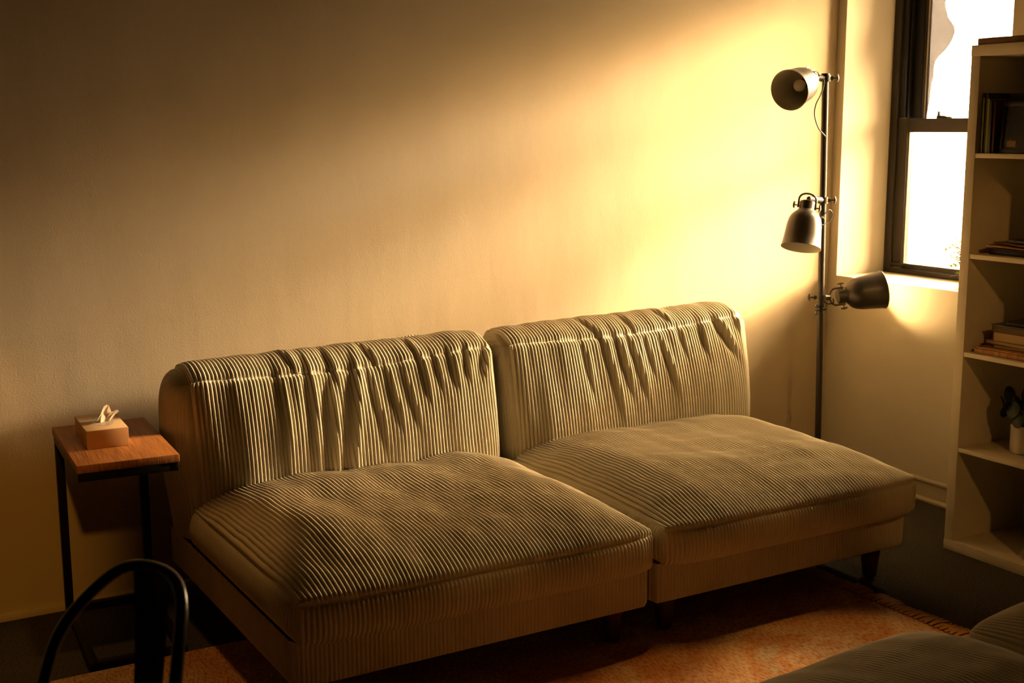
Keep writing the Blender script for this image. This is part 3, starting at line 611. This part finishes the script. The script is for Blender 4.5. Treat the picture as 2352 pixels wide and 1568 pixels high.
flat(.172, -.175, .102, .098, .0784, .1010, brn_m, paged_m, .0, 'brown book under the black magazines of the third shelf')
o = sheet('magazine', (SX0+.170, YI-.168, z3+.1014), .108, .105, .006, dk_m, .05, 0, 0, 'wide black magazine on the brown book of the third shelf', 'magazine', 'magazines on the third shelf')
sheet('magazine', (SX0+.175, YI-.185, z3+.1078), .090, .085, .009, dkg_m, .2, 0, 0, 'dark greenish magazine topping the third shelf stack', 'magazine', 'magazines on the third shelf')
# fourth shelf: potted plant
z4 = ZS[0]
pt = empty('potted_plant', (SX0+.148, YI-.168, z4)); tag(pt, 'small dark round-leaved plant in a white pot on the fourth shelf', 'plant')
B().lathe([(.0004, 0), (.0004, .046), (.004, .049), (.10, .050), (.102, .049), (.102, .046), (.09, .045), (.088, 0)], (0, 0, 0), (0, 0, 1), 40).build('pot', pot_m, pt)
B().lathe([(.089, 0), (.0885, .0455)], (0, 0, 0), (0, 0, 1), 28).build('soil', soil_m, pt)
random.seed(12)
def round_leaf(c, d, r, m, par):
    c = Vector(c); d = Vector(d).normalized(); a = d.cross(Vector((0, 0, 1))).normalized() if abs(d.z) < .95 else Vector((1, 0, 0)); n = a.cross(d); vs = [c]; k = 18
    for ring in (.5, 1.0):
        for i in range(k):
            an = 2*PI*i/k; vs.append(c + a*(math.cos(an)*r*ring) + d*(math.sin(an)*r*1.08*ring) + n*(-.22*r*ring**2 + .05*r*math.sin(an*3)*ring))
    fs = [(0, 1+i, 1+(i+1) % k) for i in range(k)] + [(1+i, 1+k+i, 1+k+(i+1) % k, 1+(i+1) % k) for i in range(k)]
    b = B(); b.add(vs, fs, 0, True); b.add([v - n*.0012 for v in vs], [tuple(reversed(f)) for f in fs], 0, True); b.build('leaf', m, par)
for (x, y, z, r, dx, dy, dz) in ((-.030, .044, .205, .030, -.5, .2, .6), (-.02, .075, .150, .030, -.3, .6, -.5), (-.055, .02, .160, .028, -.8, .1, -.2), (.01, .0, .215, .032, .1, -.3, .8), (-.03, -.045, .17, .030, -.4, -.7, .1),
                                 (.045, .03, .165, .028, .7, .5, .0), (.03, -.05, .19, .028, .4, -.6, .3), (-.045, .058, .178, .024, -.5, .7, .3), (-.01, .03, .175, .026, -.4, .3, .3), (-.06, -.01, .125, .024, -.8, .0, -.5)):
    s = B(); s.tube(crom([(x*.15, y*.15, .088), (x*.5, y*.5, .088+(z-.088)*.6), (x, y, z)], 5), .0018, 6); s.build('stem', dleaf_m, pt); round_leaf((x, y, z), (dx*.35, dy*.35, .8 if dz > .25 else -.8), r, dleaf_m, pt)
# wall plate behind the bottom cube
o = empty('wall_outlet', (-.004, -1.105, .155)); tag(o, 'pale wall outlet seen through the lowest bookshelf opening', 'outlet')
B().box(-.004, .0035, -.036, .036, -.06, .06, bev=.002).build('cover_plate', plate_m, o)
for zz in (-.022, .022): B().box(-.0055, -.004, -.014, .014, zz-.013, zz+.013, bev=.0005).build('socket', plate_m, o)
# things lying on the bookshelf
o = sheet('wooden_tray', (SX0+.20, SY-.25, H_+.001), .188, .235, .022, brown_m, .0, 0, 0, 'dark brown board lying on top of the tall white bookshelf', 'board'); noise_col(brown_m, (.10, .040, .012), (.22, .095, .028), 9, 4, stretch=(6, 1, 1))
o = B().box(-.018, .018, -.020, .020, 0, .016, bev=.002).build('plastic_case', film_m); o.location = (SX0+.06, SY-.06, H_+.0235); tag(o, 'small clear plastic case on the brown board above the bookshelf', 'case')

# ------------------------------------------------------------------ grassy plant on the window sill
gp = empty('sill_plant', (.135, -.655, WZ0)); tag(gp, 'bright yellow-green grassy plant in a white pot on the window sill', 'plant')
B().lathe([(.0004, 0), (.0004, .030), (.004, .034), (.055, .041), (.058, .041), (.058, .037), (.05, .036), (.048, 0)], (0, 0, 0), (0, 0, 1), 32).build('pot', pot_m, gp)
B().lathe([(.049, 0), (.0485, .0365)], (0, 0, 0), (0, 0, 1), 24).build('soil', soil_m, gp)
random.seed(21); sp = B(); lf = B()
for i in range(60):
    a = random.uniform(0, 2*PI); reach = random.uniform(.03, .125); h = random.uniform(.06, .185); droop = random.uniform(.0, .06)*(reach/.1)
    pts = crom([(.012*math.cos(a), .012*math.sin(a), .048), (reach*.4*math.cos(a), reach*.4*math.sin(a), .048+h*.65), (reach*math.cos(a), reach*math.sin(a), .048+h-droop)], 5)
    sp.tube(pts, .0011, 5)
    for j in range(3, len(pts), 1):
        for s in (-1, 1):
            if random.random() < .25: continue
            d = Vector((math.cos(a+s*random.uniform(.4, 1.2)), math.sin(a+s*random.uniform(.4, 1.2)), random.uniform(-.5, .5))).normalized(); L = random.uniform(.018, .030); w_ = L*.19
            c = pts[j]; sd = d.cross(Vector((random.uniform(-.3, .3), random.uniform(-.3, .3), 1))).normalized()*w_
            lf.add([c, c+d*L*.4+sd, c+d*L, c+d*L*.4-sd], [(0, 1, 2, 3)], 0, False)
sp.build('stems', leaf_m, gp)['kind'] = 'stuff'; lf.build('leaves', leaf_m, gp)['kind'] = 'stuff'

# ------------------------------------------------------------------ metal chair in the foreground left
ch = empty('metal_chair', (-3.686, -2.138, .010), 1.973); tag(ch, 'glossy black metal chair with a rounded hoop back in the left foreground', 'chair')
w0, h0, dep, lean, sz = .17, .376, .064, .101, .440
half = [(w0, 0, 0), (w0*.97, -lean*.45, .45*h0), (w0*.86, -lean*.75-dep*.1, .72*h0), (w0*.5, -lean*.95-dep*.75, .95*h0)]
hp = half + [(0, -lean-dep, h0)] + [(-a, b_, c) for a, b_, c in half[::-1]]
hp = [(a, b_, c+sz) for a, b_, c in hp]; B().tube(crom(hp, 12), .0105, 14).build('back_hoop', chair_m, ch)
sl = B(); NS = 14; vs = []; Wd_ = 9
for i in range(NS):
    t = i/(NS-1); z = sz-.005 + t*(h0+.005-.004); yy = -.10 - (lean+dep-.10)*t**.8 - .010*math.sin(PI*t); hw = .028 + .016*t
    for j in range(Wd_):
        s = (j/(Wd_-1)-.5)*2; vs.append((s*hw, yy + .012*abs(s)**2 + (-.006*math.exp(-(s/.25)**2) if .08 < t < .92 else 0), z))
sl.add(vs, [(i*Wd_+j, i*Wd_+j+1, (i+1)*Wd_+j+1, (i+1)*Wd_+j) for i in range(NS-1) for j in range(Wd_-1)], 0, True)
sl.add([(a, b_+.0018, c) for a, b_, c in vs], [(i*Wd_+j, (i+1)*Wd_+j, (i+1)*Wd_+j+1, i*Wd_+j+1) for i in range(NS-1) for j in range(Wd_-1)], 0, True); sl.build('back_splat', chair_m, ch)
B().box(-.178, .178, -.12, .235, sz-.03, sz-.004, bev=.012, seg=3).build('seat', chair_m, ch)
for sx in (-1, 1):
    for sy, y0 in ((1, .21), (-1, -.10)):
        B().tube([(sx*.155, y0, sz-.02), (sx*.205, y0+sy*.045, .002)], [.019, .012], 10).build('leg', chair_m, ch)
